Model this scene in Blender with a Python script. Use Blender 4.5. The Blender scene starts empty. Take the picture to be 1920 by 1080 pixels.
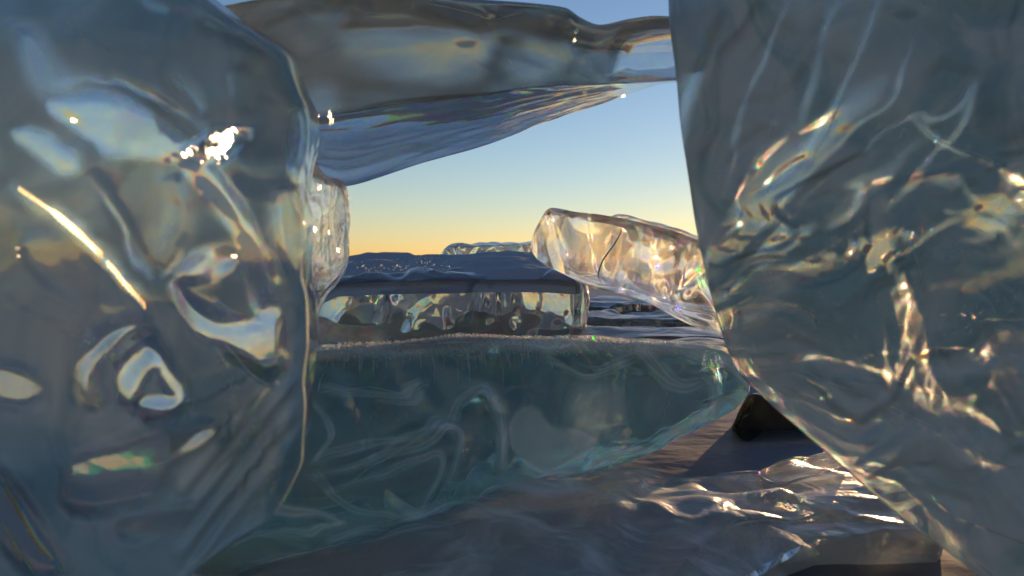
import bpy, math, random
import numpy as np
from mathutils import Vector, Matrix

R = math.radians
random.seed(7)
rng = np.random.default_rng(7)
sc = bpy.context.scene
col = sc.collection

# ------------------------------------------------------------------ camera
CAM_H = 0.60
LENS = 26.0
FPX = 1920 * LENS / 36.0
HORIZON_Y = 492.0
PITCH = math.atan((540 - HORIZON_Y) / FPX)        # looking slightly down
cd = bpy.data.cameras.new('camera')
cam = bpy.data.objects.new('camera', cd)
col.objects.link(cam)
cam.location = (0, 0, CAM_H)
cam.rotation_euler = (R(90) - PITCH, 0, 0)
cd.lens = LENS
cd.sensor_width = 36
cd.clip_start = 0.02
cd.clip_end = 20000
cd.dof.use_dof = True
cd.dof.focus_distance = 2.6
cd.dof.aperture_fstop = 4.5
sc.camera = cam

# ------------------------------------------------------------------ sky, sun
SUN_AZ = R(30.0)       # to the right of the view axis (+Y), behind the leaning slab
SUN_EL = R(4.8)
w = bpy.data.worlds.new('World')
sc.world = w
w.use_nodes = True
nt = w.node_tree
nt.nodes.clear()
sky = nt.nodes.new('ShaderNodeTexSky')
sky.sky_type = 'NISHITA'
sky.sun_disc = False
sky.sun_elevation = SUN_EL
sky.sun_rotation = SUN_AZ
sky.altitude = 450
sky.air_density = 1.1
sky.dust_density = 0.1
sky.ozone_density = 2.6
bg = nt.nodes.new('ShaderNodeBackground')
bg.inputs['Strength'].default_value = 0.13
out = nt.nodes.new('ShaderNodeOutputWorld')
tint = nt.nodes.new('ShaderNodeVectorMath')
tint.operation = 'MULTIPLY'
tint.inputs[1].default_value = (1.10, 0.97, 1.05)
nt.links.new(sky.outputs[0], tint.inputs[0])
nt.links.new(tint.outputs[0], bg.inputs[0])
nt.links.new(bg.outputs[0], out.inputs[0])

sd = bpy.data.lights.new('sun', 'SUN')
sd.energy = 5.0
sd.angle = R(0.6)
sd.color = (1.0, 0.60, 0.29)
sun = bpy.data.objects.new('sun', sd)
col.objects.link(sun)
sdir = Vector((math.sin(SUN_AZ) * math.cos(SUN_EL), math.cos(SUN_AZ) * math.cos(SUN_EL), math.sin(SUN_EL)))
sun.rotation_euler = sdir.to_track_quat('Z', 'Y').to_euler()

vs = sc.view_settings
vs.view_transform = 'Standard'
vs.look = 'None'
vs.exposure = 0.52
vs.gamma = 1
cy = sc.cycles
cy.max_bounces = 16
cy.transmission_bounces = 14
cy.glossy_bounces = 8
cy.diffuse_bounces = 3
cy.transparent_max_bounces = 12
cy.sample_clamp_indirect = 12
cy.blur_glossy = 0.2
cy.use_denoising = True
try:
    cy.denoiser = 'OPENIMAGEDENOISE'
except Exception:
    pass

# ------------------------------------------------------------------ numeric helpers
CP, SP = math.cos(PITCH), math.sin(PITCH)


def ray(px, py):
    """direction per unit of forward (Y) distance through a picture position of the place"""
    x = (np.asarray(px, float) - 960) / FPX
    y = (540 - np.asarray(py, float)) / FPX
    X = x
    Y = CP + y * SP
    Z = -SP + y * CP
    return np.stack([X / Y, np.ones_like(X / Y), Z / Y], -1)


def P(px, py, d):
    r = ray(px, py)
    return r * np.asarray(d, float)[..., None] + np.array([0, 0, CAM_H])


def _h(ix, iy, iz, s):
    n = (ix * 374761393 + iy * 668265263 + iz * 2147483647 + s * 1274126177) & 0xFFFFFFFF
    n = ((n ^ (n >> 13)) * 1274126177) & 0xFFFFFFFF
    n = ((n ^ (n >> 16)) * 2246822519) & 0xFFFFFFFF
    n = n ^ (n >> 15)
    return (n & 0xFFFFFF) / float(0xFFFFFF) * 2 - 1


def vnoise(p, s=0):
    p = np.asarray(p, float)
    i = np.floor(p).astype(np.int64)
    f = p - i
    u = f * f * f * (f * (f * 6 - 15) + 10)
    r = 0
    for a in (0, 1):
        for b in (0, 1):
            for c in (0, 1):
                wgt = (u[..., 0] if a else 1 - u[..., 0]) * (u[..., 1] if b else 1 - u[..., 1]) * (u[..., 2] if c else 1 - u[..., 2])
                r = r + wgt * _h(i[..., 0] + a, i[..., 1] + b, i[..., 2] + c, s)
    return r


def fbm(p, octv=3, s=0, gain=0.5):
    r = 0
    a = 1.0
    for k in range(octv):
        r = r + a * vnoise(p * (2 ** k) + 17.3 * k, s + k)
        a *= gain
    return r


def smooth(x, a, b):
    t = np.clip((x - a) / (b - a), 0, 1)
    return t * t * (3 - 2 * t)


def curve(pts):
    """smooth interpolation (monotone cubic) through (t, value) pairs"""
    pts = sorted(pts)
    x = np.array([p[0] for p in pts], float)
    y = np.array([p[1] for p in pts], float)
    d = np.diff(y) / np.diff(x)
    m = np.zeros_like(y)
    m[0], m[-1] = d[0], d[-1]
    for k in range(1, len(x) - 1):
        if d[k - 1] * d[k] > 0:
            m[k] = 2 * d[k - 1] * d[k] / (d[k - 1] + d[k])

    def f(t):
        t = np.clip(np.asarray(t, float), x[0], x[-1])
        k = np.clip(np.searchsorted(x, t) - 1, 0, len(x) - 2)
        h = x[k + 1] - x[k]
        s = (t - x[k]) / h
        return ((2 * s**3 - 3 * s**2 + 1) * y[k] + (s**3 - 2 * s**2 + s) * h * m[k]
                + (-2 * s**3 + 3 * s**2) * y[k + 1] + (s**3 - s**2) * h * m[k + 1])
    return f


def rounded(pts, n=2, closed=False):
    """cut the corners of a path so that it flows"""
    p = np.asarray(pts, float)
    for _ in range(n):
        if len(p) < 3:
            break
        a = p if closed else p[:-1]
        b = np.roll(p, -1, 0) if closed else p[1:]
        q = np.stack([0.75 * a + 0.25 * b, 0.25 * a + 0.75 * b], 1).reshape(-1, 2)
        p = q if closed else np.concatenate([p[:1], q, p[-1:]])
    return [tuple(v) for v in p]


def seg_dist(px, py, pts):
    """distance to a polyline and the position along it (0..1)"""
    best = np.full(px.shape, 1e9)
    along = np.zeros(px.shape)
    n = len(pts) - 1
    for k in range(n):
        ax, ay = pts[k]
        bx, by = pts[k + 1]
        dx, dy = bx - ax, by - ay
        t = np.clip(((px - ax) * dx + (py - ay) * dy) / (dx * dx + dy * dy + 1e-9), 0, 1)
        d = np.hypot(px - ax - t * dx, py - ay - t * dy)
        m = d < best
        best = np.where(m, d, best)
        along = np.where(m, (k + t) / n, along)
    return best, along


def poly_sd(px, py, pts):
    """signed distance to a polygon, negative inside"""
    pts = rounded(pts, 1, True)
    d, _ = seg_dist(px, py, list(pts) + [pts[0]])
    inside = np.zeros(px.shape, bool)
    n = len(pts)
    j = n - 1
    for i in range(n):
        xi, yi = pts[i]
        xj, yj = pts[j]
        c = ((yi > py) != (yj > py)) & (px < (xj - xi) * (py - yi) / (yj - yi + 1e-12) + xi)
        inside ^= c
        j = i
    return np.where(inside, -d, d)


# ------------------------------------------------------------------ mesh helpers
def link(name, me, mat=None, parent=None):
    o = bpy.data.objects.new(name, me)
    col.objects.link(o)
    if mat is not None:
        me.materials.append(mat)
    if parent is not None:
        o.parent = parent
    return o


def mesh(name, v, f, smooth_=True):
    me = bpy.data.meshes.new(name)
    v = np.ascontiguousarray(v, dtype=np.float32)
    f = np.asarray(f)
    if f.ndim == 2:
        k = f.shape[1]
        me.vertices.add(len(v))
        me.vertices.foreach_set('co', v.ravel())
        me.loops.add(f.size)
        me.loops.foreach_set('vertex_index', f.astype(np.int32).ravel())
        me.polygons.add(len(f))
        me.polygons.foreach_set('loop_start', np.arange(0, f.size, k, dtype=np.int32))
        me.polygons.foreach_set('use_smooth', np.full(len(f), smooth_))
        me.update(calc_edges=True)
        me.validate()
    return me


def tag(o, label=None, cat=None, group=None, kind=None):
    if label:
        o['label'] = label
    if cat:
        o['category'] = cat
    if group:
        o['group'] = group
    if kind:
        o['kind'] = kind
    return o


_box_cache = {}


def boxgrid(nu, nv, nw):
    """closed box surface as quads, with (u,v,w) in 0..1 for every vertex"""
    key = (nu, nv, nw)
    if key in _box_cache:
        return _box_cache[key]
    idx = -np.ones((nu + 1, nv + 1, nw + 1), np.int64)
    I, J, K = np.meshgrid(np.arange(nu + 1), np.arange(nv + 1), np.arange(nw + 1), indexing='ij')
    on = (I == 0) | (I == nu) | (J == 0) | (J == nv) | (K == 0) | (K == nw)
    idx[on] = np.arange(on.sum())
    uvw = np.stack([I[on] / nu, J[on] / nv, K[on] / nw], -1)
    q = []

    def grid(a, flip):
        s = np.stack([a[:-1, :-1], a[1:, :-1], a[1:, 1:], a[:-1, 1:]], -1).reshape(-1, 4)
        q.append(s[:, ::-1] if flip else s)
    grid(idx[:, :, 0], True)
    grid(idx[:, :, -1], False)
    grid(idx[:, 0, :], False)
    grid(idx[:, -1, :], True)
    grid(idx[0, :, :], True)
    grid(idx[-1, :, :], False)
    q = np.concatenate(q)
    _box_cache[key] = (uvw, q)
    return uvw, q


def relax(v, q, it, lam=0.5):
    e = np.concatenate([q[:, [0, 1]], q[:, [1, 2]], q[:, [2, 3]], q[:, [3, 0]]])
    e = np.concatenate([e, e[:, ::-1]])
    n = np.bincount(e[:, 0], minlength=len(v)).astype(float)[:, None]
    for _ in range(it):
        s = np.stack([np.bincount(e[:, 0], weights=v[e[:, 1], k], minlength=len(v)) for k in range(3)], -1)
        v = v + lam * (s / n - v)
    return v


def normals(v, q):
    fn = np.cross(v[q[:, 2]] - v[q[:, 0]], v[q[:, 3]] - v[q[:, 1]])
    n = np.zeros_like(v)
    for k in range(4):
        for a in range(3):
            n[:, a] += np.bincount(q[:, k], weights=fn[:, a], minlength=len(v))
    return n / (np.linalg.norm(n, axis=1, keepdims=True) + 1e-12)


def orient(v, q):
    c = v[q].mean(1)
    fn = np.cross(v[q[:, 2]] - v[q[:, 0]], v[q[:, 3]] - v[q[:, 1]])
    return q if (fn * (c - v.mean(0))).sum() > 0 else q[:, ::-1]


def ice(name, axis, t0, t1, lo, hi, depth, thick, blo=None, bhi=None, bt=None, res=(200, 160, 24),
        round_it=6, front=None, back=None, body=None, mat=None, parent=None, mask=None, under=None):
    """A lump of ice. Its near face spans stations t0..t1 along `axis` ('x' or 'y') between the curves lo and hi;
    depth(px,py) is the distance of that face, thick(px,py) how far the body reaches back. The far face has its own
    outline (blo, bhi, bt). front/back/body give relief in metres on the near face, far face and everywhere."""
    uvw, q = boxgrid(*res)
    u, v, w_ = uvw.T
    t = t0 + (t1 - t0) * u
    l, h = lo(t), hi(t)
    s = l + (h - l) * v
    bl = blo(t) if blo else l
    bh = bhi(t) if bhi else h
    tb = bt(t) if bt else t
    sb = bl + (bh - bl) * v
    if axis == 'x':
        px, py, bx, by = t, s, tb, sb
    else:
        px, py, bx, by = s, t, sb, tb
    d = depth(px, py)
    A = P(px, py, d)
    B = A + np.array(under) if under is not None else P(bx, by, d + thick(px, py))
    co = A + (B - A) * w_[:, None]
    q = orient(co, q)
    co = relax(co, q, round_it)
    n = normals(co, q)
    edge = np.minimum(np.minimum(u, 1 - u), np.minimum(v, 1 - v))
    if front is not None:
        m = (w_ == 0)
        dd = np.zeros(len(co))
        dd[m] = front(px[m], py[m]) * smooth(edge[m], 0, 0.04)
        co = co + (-ray(px, py)) * dd[:, None]
    if back is not None:
        m = (w_ == 1)
        dd = np.zeros(len(co))
        dd[m] = back(px[m], py[m]) * smooth(edge[m], 0, 0.06)
        co = co + ray(bx, by) * dd[:, None]
    if body is not None:
        co = co + n * body(co)[:, None]
    me = mesh(name, co, q)
    a = me.attributes.new('frost', 'FLOAT', 'POINT')
    val = np.zeros(len(co), np.float32)
    if mask is not None:
        m = (w_ == 0)
        val[m] = mask(px[m], py[m])
    a.data.foreach_set('value', val)
    return link(name, me, mat, parent)


# ------------------------------------------------------------------ materials
def new_mat(name):
    m = bpy.data.materials.new(name)
    m.use_nodes = True
    m.node_tree.nodes.clear()
    return m, m.node_tree


def N(nt, kind, **kw):
    n = nt.nodes.new(kind)
    for k, v_ in kw.items():
        if k in n.inputs.keys() if isinstance(k, str) else False:
            n.inputs[k].default_value = v_
        else:
            setattr(n, k, v_)
    return n


def ice_mat(name, absorb=(0.42, 0.60, 0.66), density=2.5, haze=0.12, haze_col=(0.17, 0.215, 0.235), rough=0.0,
            ior=1.31, disp=0.013, clear=0.0, bump=0.15, bump_scale=9.0, veil=0.35, veil_scale=3.0, fine=0.03, trans=0.25, gloss=None, haze_hi=None, haze_alt=None):
    """clear ice: three refraction lobes (red, green, blue) for dispersion, Fresnel gloss, a little cloudiness
    that follows flowing veils, and absorption in the body"""
    m, t = new_mat(name)
    L = t.links.new
    tc = N(t, 'ShaderNodeTexCoord')
    warp = N(t, 'ShaderNodeTexNoise'); warp.inputs['Scale'].default_value = veil_scale * 0.8
    warp.inputs['Detail'].default_value = 2
    L(tc.outputs['Object'], warp.inputs['Vector'])
    wm = N(t, 'ShaderNodeVectorMath', operation='SCALE'); wm.inputs[3].default_value = 0.9
    L(warp.outputs['Color'], wm.inputs[0])
    wa = N(t, 'ShaderNodeVectorMath', operation='ADD')
    L(tc.outputs['Object'], wa.inputs[0]); L(wm.outputs[0], wa.inputs[1])
    vn = N(t, 'ShaderNodeTexNoise'); vn.inputs['Scale'].default_value = veil_scale
    vn.inputs['Detail'].default_value = 4; vn.inputs['Roughness'].default_value = 0.55
    L(wa.outputs[0], vn.inputs['Vector'])
    vr = N(t, 'ShaderNodeMapRange'); vr.interpolation_type = 'SMOOTHSTEP'
    vr.inputs[1].default_value = 0.47; vr.inputs[2].default_value = 0.72
    vr.inputs[3].default_value = 0.0; vr.inputs[4].default_value = veil
    L(vn.outputs[0], vr.inputs[0])
    # bump
    bn = N(t, 'ShaderNodeTexNoise'); bn.inputs['Scale'].default_value = bump_scale
    bn.inputs['Detail'].default_value = 2.5; bn.inputs['Roughness'].default_value = 0.45
    L(wa.outputs[0], bn.inputs['Vector'])
    bp = N(t, 'ShaderNodeBump'); bp.inputs['Strength'].default_value = bump; bp.inputs['Distance'].default_value = 0.02
    L(bn.outputs[0], bp.inputs['Height'])
    bn2 = N(t, 'ShaderNodeTexNoise'); bn2.inputs['Scale'].default_value = 90
    bn2.inputs['Detail'].default_value = 2
    L(tc.outputs['Object'], bn2.inputs['Vector'])
    bp2 = N(t, 'ShaderNodeBump'); bp2.inputs['Strength'].default_value = fine; bp2.inputs['Distance'].default_value = 0.004
    L(bn2.outputs[0], bp2.inputs['Height']); L(bp.outputs[0], bp2.inputs['Normal'])
    nrm = bp2.outputs[0]
    # frost attribute: cloud cover, partly drawn as refracted light and shade
    at = N(t, 'ShaderNodeAttribute'); at.attribute_name = 'frost'
    # refraction lobes
    prev = None
    for c, dn in (((1, 0, 0, 1), -disp), ((0, 1, 0, 1), 0.0), ((0, 0, 1, 1), disp)):
        r = N(t, 'ShaderNodeBsdfRefraction'); r.inputs['Color'].default_value = c
        r.inputs['Roughness'].default_value = rough; r.inputs['IOR'].default_value = ior + dn
        L(nrm, r.inputs['Normal'])
        if prev is None:
            prev = r.outputs[0]
        else:
            ad = N(t, 'ShaderNodeAddShader'); L(prev, ad.inputs[0]); L(r.outputs[0], ad.inputs[1]); prev = ad.outputs[0]
    if clear > 0:
        tr = N(t, 'ShaderNodeBsdfTransparent')
        mx0 = N(t, 'ShaderNodeMixShader'); mx0.inputs[0].default_value = clear
        L(prev, mx0.inputs[1]); L(tr.outputs[0], mx0.inputs[2]); prev = mx0.outputs[0]
    # cloudiness
    df = N(t, 'ShaderNodeBsdfDiffuse'); df.inputs['Color'].default_value = (*haze_col, 1)
    tl = N(t, 'ShaderNodeBsdfTranslucent'); tl.inputs['Color'].default_value = (*[min(1, c * 1.6) for c in haze_col], 1)
    mxd = N(t, 'ShaderNodeMixShader'); mxd.inputs[0].default_value = trans
    L(df.outputs[0], mxd.inputs[1]); L(tl.outputs[0], mxd.inputs[2])
    if haze_alt:
        # greener and darker where the ice is denser
        an = N(t, 'ShaderNodeTexNoise'); an.inputs['Scale'].default_value = veil_scale * 1.7
        an.inputs['Detail'].default_value = 4; an.inputs['Distortion'].default_value = 0.8
        L(wa.outputs[0], an.inputs['Vector'])
        am = N(t, 'ShaderNodeMapRange'); am.interpolation_type = 'SMOOTHSTEP'
        am.inputs[1].default_value = 0.42; am.inputs[2].default_value = 0.62
        L(an.outputs[0], am.inputs[0])
        ac = N(t, 'ShaderNodeMix'); ac.data_type = 'RGBA'
        ac.inputs[6].default_value = (*haze_col, 1); ac.inputs[7].default_value = (*haze_alt, 1)
        L(am.outputs[0], ac.inputs[0]); L(ac.outputs[2], df.inputs['Color'])
    if haze_hi:
        # paler in thick cloud: painted refracted light, and the frosted top edge
        hm = N(t, 'ShaderNodeMapRange'); hm.inputs[1].default_value = 0.2; hm.inputs[2].default_value = 0.65
        L(at.outputs['Fac'], hm.inputs[0])
        hc = N(t, 'ShaderNodeMix'); hc.data_type = 'RGBA'
        hc.inputs[6].default_value = (*haze_col, 1); hc.inputs[7].default_value = (*haze_hi, 1)
        L(hm.outputs[0], hc.inputs[0]); L(hc.outputs[2], df.inputs['Color'])
    hz = N(t, 'ShaderNodeMath', operation='ADD'); hz.inputs[1].default_value = haze; hz.use_clamp = True
    L(vr.outputs[0], hz.inputs[0])
    hz2 = N(t, 'ShaderNodeMath', operation='ADD'); hz2.use_clamp = True
    L(hz.outputs[0], hz2.inputs[0]); L(at.outputs['Fac'], hz2.inputs[1])
    mx1 = N(t, 'ShaderNodeMixShader'); L(hz2.outputs[0], mx1.inputs[0]); L(prev, mx1.inputs[1]); L(mxd.outputs[0], mx1.inputs[2])
    gl = N(t, 'ShaderNodeBsdfGlossy'); gl.inputs['Roughness'].default_value = gloss or max(rough, 0.02); L(nrm, gl.inputs['Normal'])
    fr = N(t, 'ShaderNodeFresnel'); fr.inputs['IOR'].default_value = ior; L(nrm, fr.inputs['Normal'])
    mx2 = N(t, 'ShaderNodeMixShader'); L(fr.outputs[0], mx2.inputs[0]); L(mx1.outputs[0], mx2.inputs[1]); L(gl.outputs[0], mx2.inputs[2])
    o = N(t, 'ShaderNodeOutputMaterial'); L(mx2.outputs[0], o.inputs['Surface'])
    va = N(t, 'ShaderNodeVolumeAbsorption'); va.inputs['Color'].default_value = (*absorb, 1)
    va.inputs['Density'].default_value = density
    L(va.outputs[0], o.inputs['Volume'])
    return m


M = {}
M['left'] = ice_mat('ice_clear_lens', absorb=(0.35, 0.6, 0.7), density=0.4, haze=0.02, haze_col=(0.37, 0.43, 0.43), haze_alt=(0.22, 0.32, 0.34), veil=0.04, bump=0.08, clear=0.25, disp=0.018, trans=0.04)
M['right'] = ice_mat('ice_streaked', absorb=(0.3, 0.45, 0.48), density=4.0, haze=0.16, haze_col=(0.36, 0.40, 0.41), haze_alt=(0.17, 0.29, 0.31), veil=0.12, bump=0.06, clear=0.0, disp=0.018, trans=0.06)
M['top'] = ice_mat('ice_top', absorb=(0.45, 0.5, 0.48), density=0.9, haze=0.05, haze_col=(0.29, 0.325, 0.32), haze_alt=(0.19, 0.26, 0.275), veil=0.06, clear=0.15, trans=0.06)
M['base'] = ice_mat('ice_teal', absorb=(0.22, 0.52, 0.53), density=3.6, haze=0.10, haze_col=(0.42, 0.70, 0.69), haze_hi=(0.9, 0.92, 0.92), veil=0.06, clear=0.2, disp=0.008)
M['mid'] = ice_mat('ice_middle', absorb=(0.3, 0.5, 0.6), density=0.4, haze=0.05, haze_col=(0.5, 0.55, 0.6), veil=0.12, clear=0.15, bump=0.05, trans=0.2)
M['tilt'] = ice_mat('ice_sunlit', density=0.3, absorb=(0.75, 0.75, 0.72), haze=0.07, haze_col=(0.70, 0.58, 0.44), veil=0.22, veil_scale=2.0, clear=0.38, bump=0.10, bump_scale=5, trans=0.6)  # warm sunlight tint put into the haze colour


def ground_mat():
    m, t = new_mat('lake_ice')
    L = t.links.new
    tc = N(t, 'ShaderNodeTexCoord')
    mp = N(t, 'ShaderNodeMapping'); mp.inputs['Scale'].default_value = (0.9, 1.1, 1)
    L(tc.outputs['Object'], mp.inputs[0])
    n1 = N(t, 'ShaderNodeTexNoise'); n1.inputs['Scale'].default_value = 1.3; n1.inputs['Detail'].default_value = 5
    L(mp.outputs[0], n1.inputs['Vector'])
    cr = N(t, 'ShaderNodeValToRGB')
    cr.color_ramp.elements[0].position = 0.42; cr.color_ramp.elements[0].color = (0.19, 0.185, 0.21, 1)
    cr.color_ramp.elements[1].position = 0.68; cr.color_ramp.elements[1].color = (0.26, 0.25, 0.285, 1)
    L(n1.outputs[0], cr.inputs[0])
    n2 = N(t, 'ShaderNodeTexNoise'); n2.inputs['Scale'].default_value = 3.5; n2.inputs['Detail'].default_value = 4
    L(mp.outputs[0], n2.inputs['Vector'])
    bp = N(t, 'ShaderNodeBump'); bp.inputs['Strength'].default_value = 0.22; bp.inputs['Distance'].default_value = 0.10
    L(n2.outputs[0], bp.inputs['Height'])
    b = N(t, 'ShaderNodeBsdfPrincipled')
    b.inputs['Roughness'].default_value = 0.5; b.inputs['Specular IOR Level'].default_value = 0.15; b.inputs['IOR'].default_value = 1.31
    L(cr.outputs[0], b.inputs['Base Color']); L(bp.outputs[0], b.inputs['Normal'])
    o = N(t, 'ShaderNodeOutputMaterial'); L(b.outputs[0], o.inputs['Surface'])
    return m


M['ground'] = ground_mat()

# ------------------------------------------------------------------ frozen lake (setting)
def frozen_lake():
    rr = np.concatenate([np.linspace(0.0, 12, 90)[1:], np.geomspace(12.6, 9000, 40)])
    na = 256
    aa = np.linspace(0, 2 * np.pi, na, endpoint=False)
    Rr, Aa = np.meshgrid(rr, aa, indexing='ij')
    x = (Rr * np.sin(Aa)).ravel(); y = (Rr * np.cos(Aa)).ravel()
    p = np.stack([x, y, 0 * x], -1)
    z = 0.018 * fbm(p * np.array([0.9, 1.8, 1]), 3, 5) * np.exp(-np.hypot(x, y) / 60)
    v = np.stack([x, y, z - 0.01], -1)
    v = np.concatenate([v, [[0, 0, -0.01]]])
    n = len(rr)
    idx = np.arange(n * na).reshape(n, na)
    a = idx[:-1]; b = idx[1:]
    q = np.stack([a, b, np.roll(b, -1, 1), np.roll(a, -1, 1)], -1).reshape(-1, 4)
    c = len(v) - 1
    tri = np.stack([np.full(na, c), idx[0], np.roll(idx[0], -1), np.full(na, c)], -1)
    me = bpy.data.meshes.new('frozen_lake')
    faces = [tuple(f) for f in q[:, ::-1]] + [(int(t_[0]), int(t_[2]), int(t_[1])) for t_ in tri]
    me.from_pydata(v.tolist(), [], faces)
    for pl in me.polygons:
        pl.use_smooth = True
    me.update()
    o = link('frozen_lake', me, M['ground'])
    tag(o, kind='structure')


frozen_lake()

# ------------------------------------------------------------------ relief helpers
def pxyz(x, y, z=0.0):
    return np.stack([x, y, np.full(np.shape(x), float(z))], -1)


def flow(x, y, scale, warp=1.0, s=0, stretch=(1, 1), octv=3):
    """folded, flowing relief: noise read at positions that noise has pushed around"""
    p = pxyz(x * stretch[0] / scale, y * stretch[1] / scale, s * 3.1)
    q = np.stack([vnoise(p * 0.7 + 5.2, s + 50), vnoise(p * 0.7 + 9.7, s + 51), 0 * x], -1)
    return fbm(p + warp * q, octv, s)


def ridges(n, k=3.0):
    return np.sin(n * k * math.pi)


def stroke(x, y, pts, wpx, hgt, taper=True):
    d, a = seg_dist(x, y, rounded(pts, 1))
    t = np.sin(np.clip(a, 0, 1) * math.pi) ** 0.5 if taper else 1.0
    return hgt * np.exp(-(d / wpx) ** 2) * t


def facet(x, y, pts, sink, slx=0.0, sly=0.0, edge=24, mpp=0.00058):
    """a flat window let into the face: mask, and its own plane"""
    sdv = poly_sd(x, y, pts)
    m = smooth(-sdv, -edge * 0.8, edge)
    cx = sum(p[0] for p in pts) / len(pts)
    cy_ = sum(p[1] for p in pts) / len(pts)
    return m, -sink + mpp * (slx * (x - cx) + sly * (y - cy_))


# ------------------------------------------------------------------ left block
LW = [  # outline, sink, slope x, slope y, how clear
    ([(92, 190), (130, 186), (185, 178), (250, 200), (310, 238), (362, 285), (330, 302), (290, 290), (200, 285), (165, 252), (140, 225)], 0.004, 0.0, 0.12, 1.0),
    ([(325, 288), (380, 300), (430, 350), (470, 420), (497, 480), (514, 540), (492, 604), (468, 560), (456, 480), (440, 420), (400, 360), (340, 312)], 0.004, -0.35, 0.22, 1.0),
    ([(328, 528), (348, 562), (400, 592), (440, 604), (490, 604), (515, 560), (532, 620), (537, 690), (500, 716), (470, 692), (400, 642), (350, 592)], 0.004, -0.2, -0.75, 1.0),
    ([(28, 250), (55, 236), (145, 306), (122, 318), (60, 277)], 0.003, 0.0, 0.1, 0.95),
    ([(330, 302), (380, 258), (440, 240), (482, 250), (430, 292), (380, 312)], 0.003, 0.3, 0.3, 1.0),
    ([(215, 690), (232, 635), (262, 612), (292, 628), (336, 716), (352, 770), (310, 794), (268, 780), (258, 752), (316, 752), (322, 740), (290, 664), (268, 700), (262, 750), (252, 776), (226, 755)], 0.005, 0.0, -1.1, 1.0),
    ([(138, 730), (146, 668), (195, 612), (258, 594), (280, 606), (218, 630), (180, 672), (172, 724), (190, 764), (160, 764)], 0.004, -0.2, -1.0, 0.8),
    ([(118, 880), (150, 850), (210, 830), (290, 795), (380, 790), (400, 800), (380, 825), (330, 868), (305, 940), (250, 950), (190, 965), (118, 960)], 0.004, 0.0, -0.9, 0.55),
    ([(340, 505), (380, 475), (432, 470), (440, 490), (400, 518), (350, 533)], 0.004, 0.5, -0.2, 0.9),
    ([(548, 222), (578, 215), (580, 340), (548, 345)], 0.003, 0.0, 0.3, 1.0),
    ([(515, 360), (565, 350), (570, 515), (530, 510)], 0.003, 0.3, -0.1, 0.75),
    ([(290, 420), (305, 345), (330, 350), (338, 400), (322, 452), (296, 480)], 0.002, 0.2, 0.0, 0.4),
    ([(-30, 672), (50, 690), (86, 738), (52, 772), (-30, 756)], 0.004, 0.1, -0.7, 0.6),
    ([(215, 985), (260, 960), (350, 940), (350, 962), (300, 1000), (240, 1020)], 0.004, 0.5, -0.4, 0.45),
    ([(430, 130), (470, 126), (478, 200), (455, 215), (440, 180)], 0.003, 0.3, 0.2, 0.4),
    ([(30, 60), (70, 62), (100, 120), (150, 160), (110, 185), (40, 150)], 0.003, 0.0, 0.1, 0.5),
    ([(30, 440), (110, 430), (200, 520), (240, 590), (160, 580), (60, 520)], 0.003, 0.3, -0.1, 0.25),
    ([(-20, 880), (20, 890), (110, 1040), (120, 1085), (60, 1085), (-20, 960)], 0.004, 0.4, -0.8, 0.6),
]
LS = [  # clear streaks: path, width, how clear
    ([(30, 350), (100, 398), (150, 440), (230, 528), (275, 575)], 14, 0.85),
    ([(165, 325), (215, 400), (250, 470), (292, 530)], 9, 0.5),
    ([(100, 150), (200, 150), (290, 180), (370, 240)], 7, 0.45),
    ([(310, 120), (345, 165), (385, 215)], 9, 0.4),
    ([(230, -10), (380, 30), (470, 75), (540, 118)], 10, 0.4),
    ([(540, 790), (470, 880), (440, 930)], 4, 0.5), ([(555, 720), (500, 790), (430, 850), (400, 890)], 5, 0.45),
    ([(560, 850), (500, 930), (450, 975)], 9, 0.35), ([(540, 690), (470, 760), (400, 800)], 5, 0.4),
    ([(0, 560), (90, 600), (130, 640)], 8, 0.25), ([(80, 800), (120, 900), (190, 1010)], 8, 0.3),
    ([(210, 700), (200, 640), (250, 606)], 4, 0.6), ([(345, 470), (320, 500), (300, 520)], 6, 0.4),
    ([(430, 770), (420, 815), (400, 830)], 6, 0.6), ([(360, 750), (420, 720), (470, 700)], 4, 0.5),
]


def left_relief(x, y):
    h = 0.009 * flow(x, y, 300, 1.4, 1, octv=2) + 0.0025 * ridges(flow(x, y, 300, 1.6, 2, (1.0, 0.8), octv=2), 1.2)
    # the big domed swelling and its petals
    e = np.hypot((x - 300) / 150, (y - 400) / 118)
    h = h + 0.016 * np.exp(-e ** 4)
    h = h + stroke(x, y, [(165, 320), (230, 420), (290, 530)], 16, 0.010)
    h = h - stroke(x, y, [(320, 330), (350, 400), (300, 500)], 18, 0.008)
    h = h + stroke(x, y, [(310, 120), (390, 220)], 18, 0.008) + stroke(x, y, [(200, 140), (300, 190), (390, 250)], 14, 0.008)
    h = h + stroke(x, y, [(360, 20), (480, 70), (545, 120)], 20, 0.010)
    # fan of furrows towards the lower corner
    for k in range(7):
        h = h + stroke(x, y, [(560, 640 + 30 * k), (440, 800 + 26 * k), (330, 930 + 30 * k)], 11, 0.005 * (-1) ** k)
    h = h + stroke(x, y, [(-20, 860), (50, 970), (130, 1090)], 16, 0.010) + stroke(x, y, [(-40, 930), (40, 1050), (90, 1120)], 18, -0.010)
    for pts, sink, sx, sy, c in LW:
        m, pl = facet(x, y, pts, sink, sx, sy, 12 + 12 * abs(sy))
        w8 = m if c > 0.5 else m * 0.6
        mean = (h * m).sum() / (m.sum() + 1e-9)
        h = h * (1 - w8) + (mean - 0.002 + 0.2 * (h - mean) + 0.035 * np.tanh((pl + sink) / 0.035)) * w8
    return h + 0.0006 * flow(x, y, 40, 1.0, 5)


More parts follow.
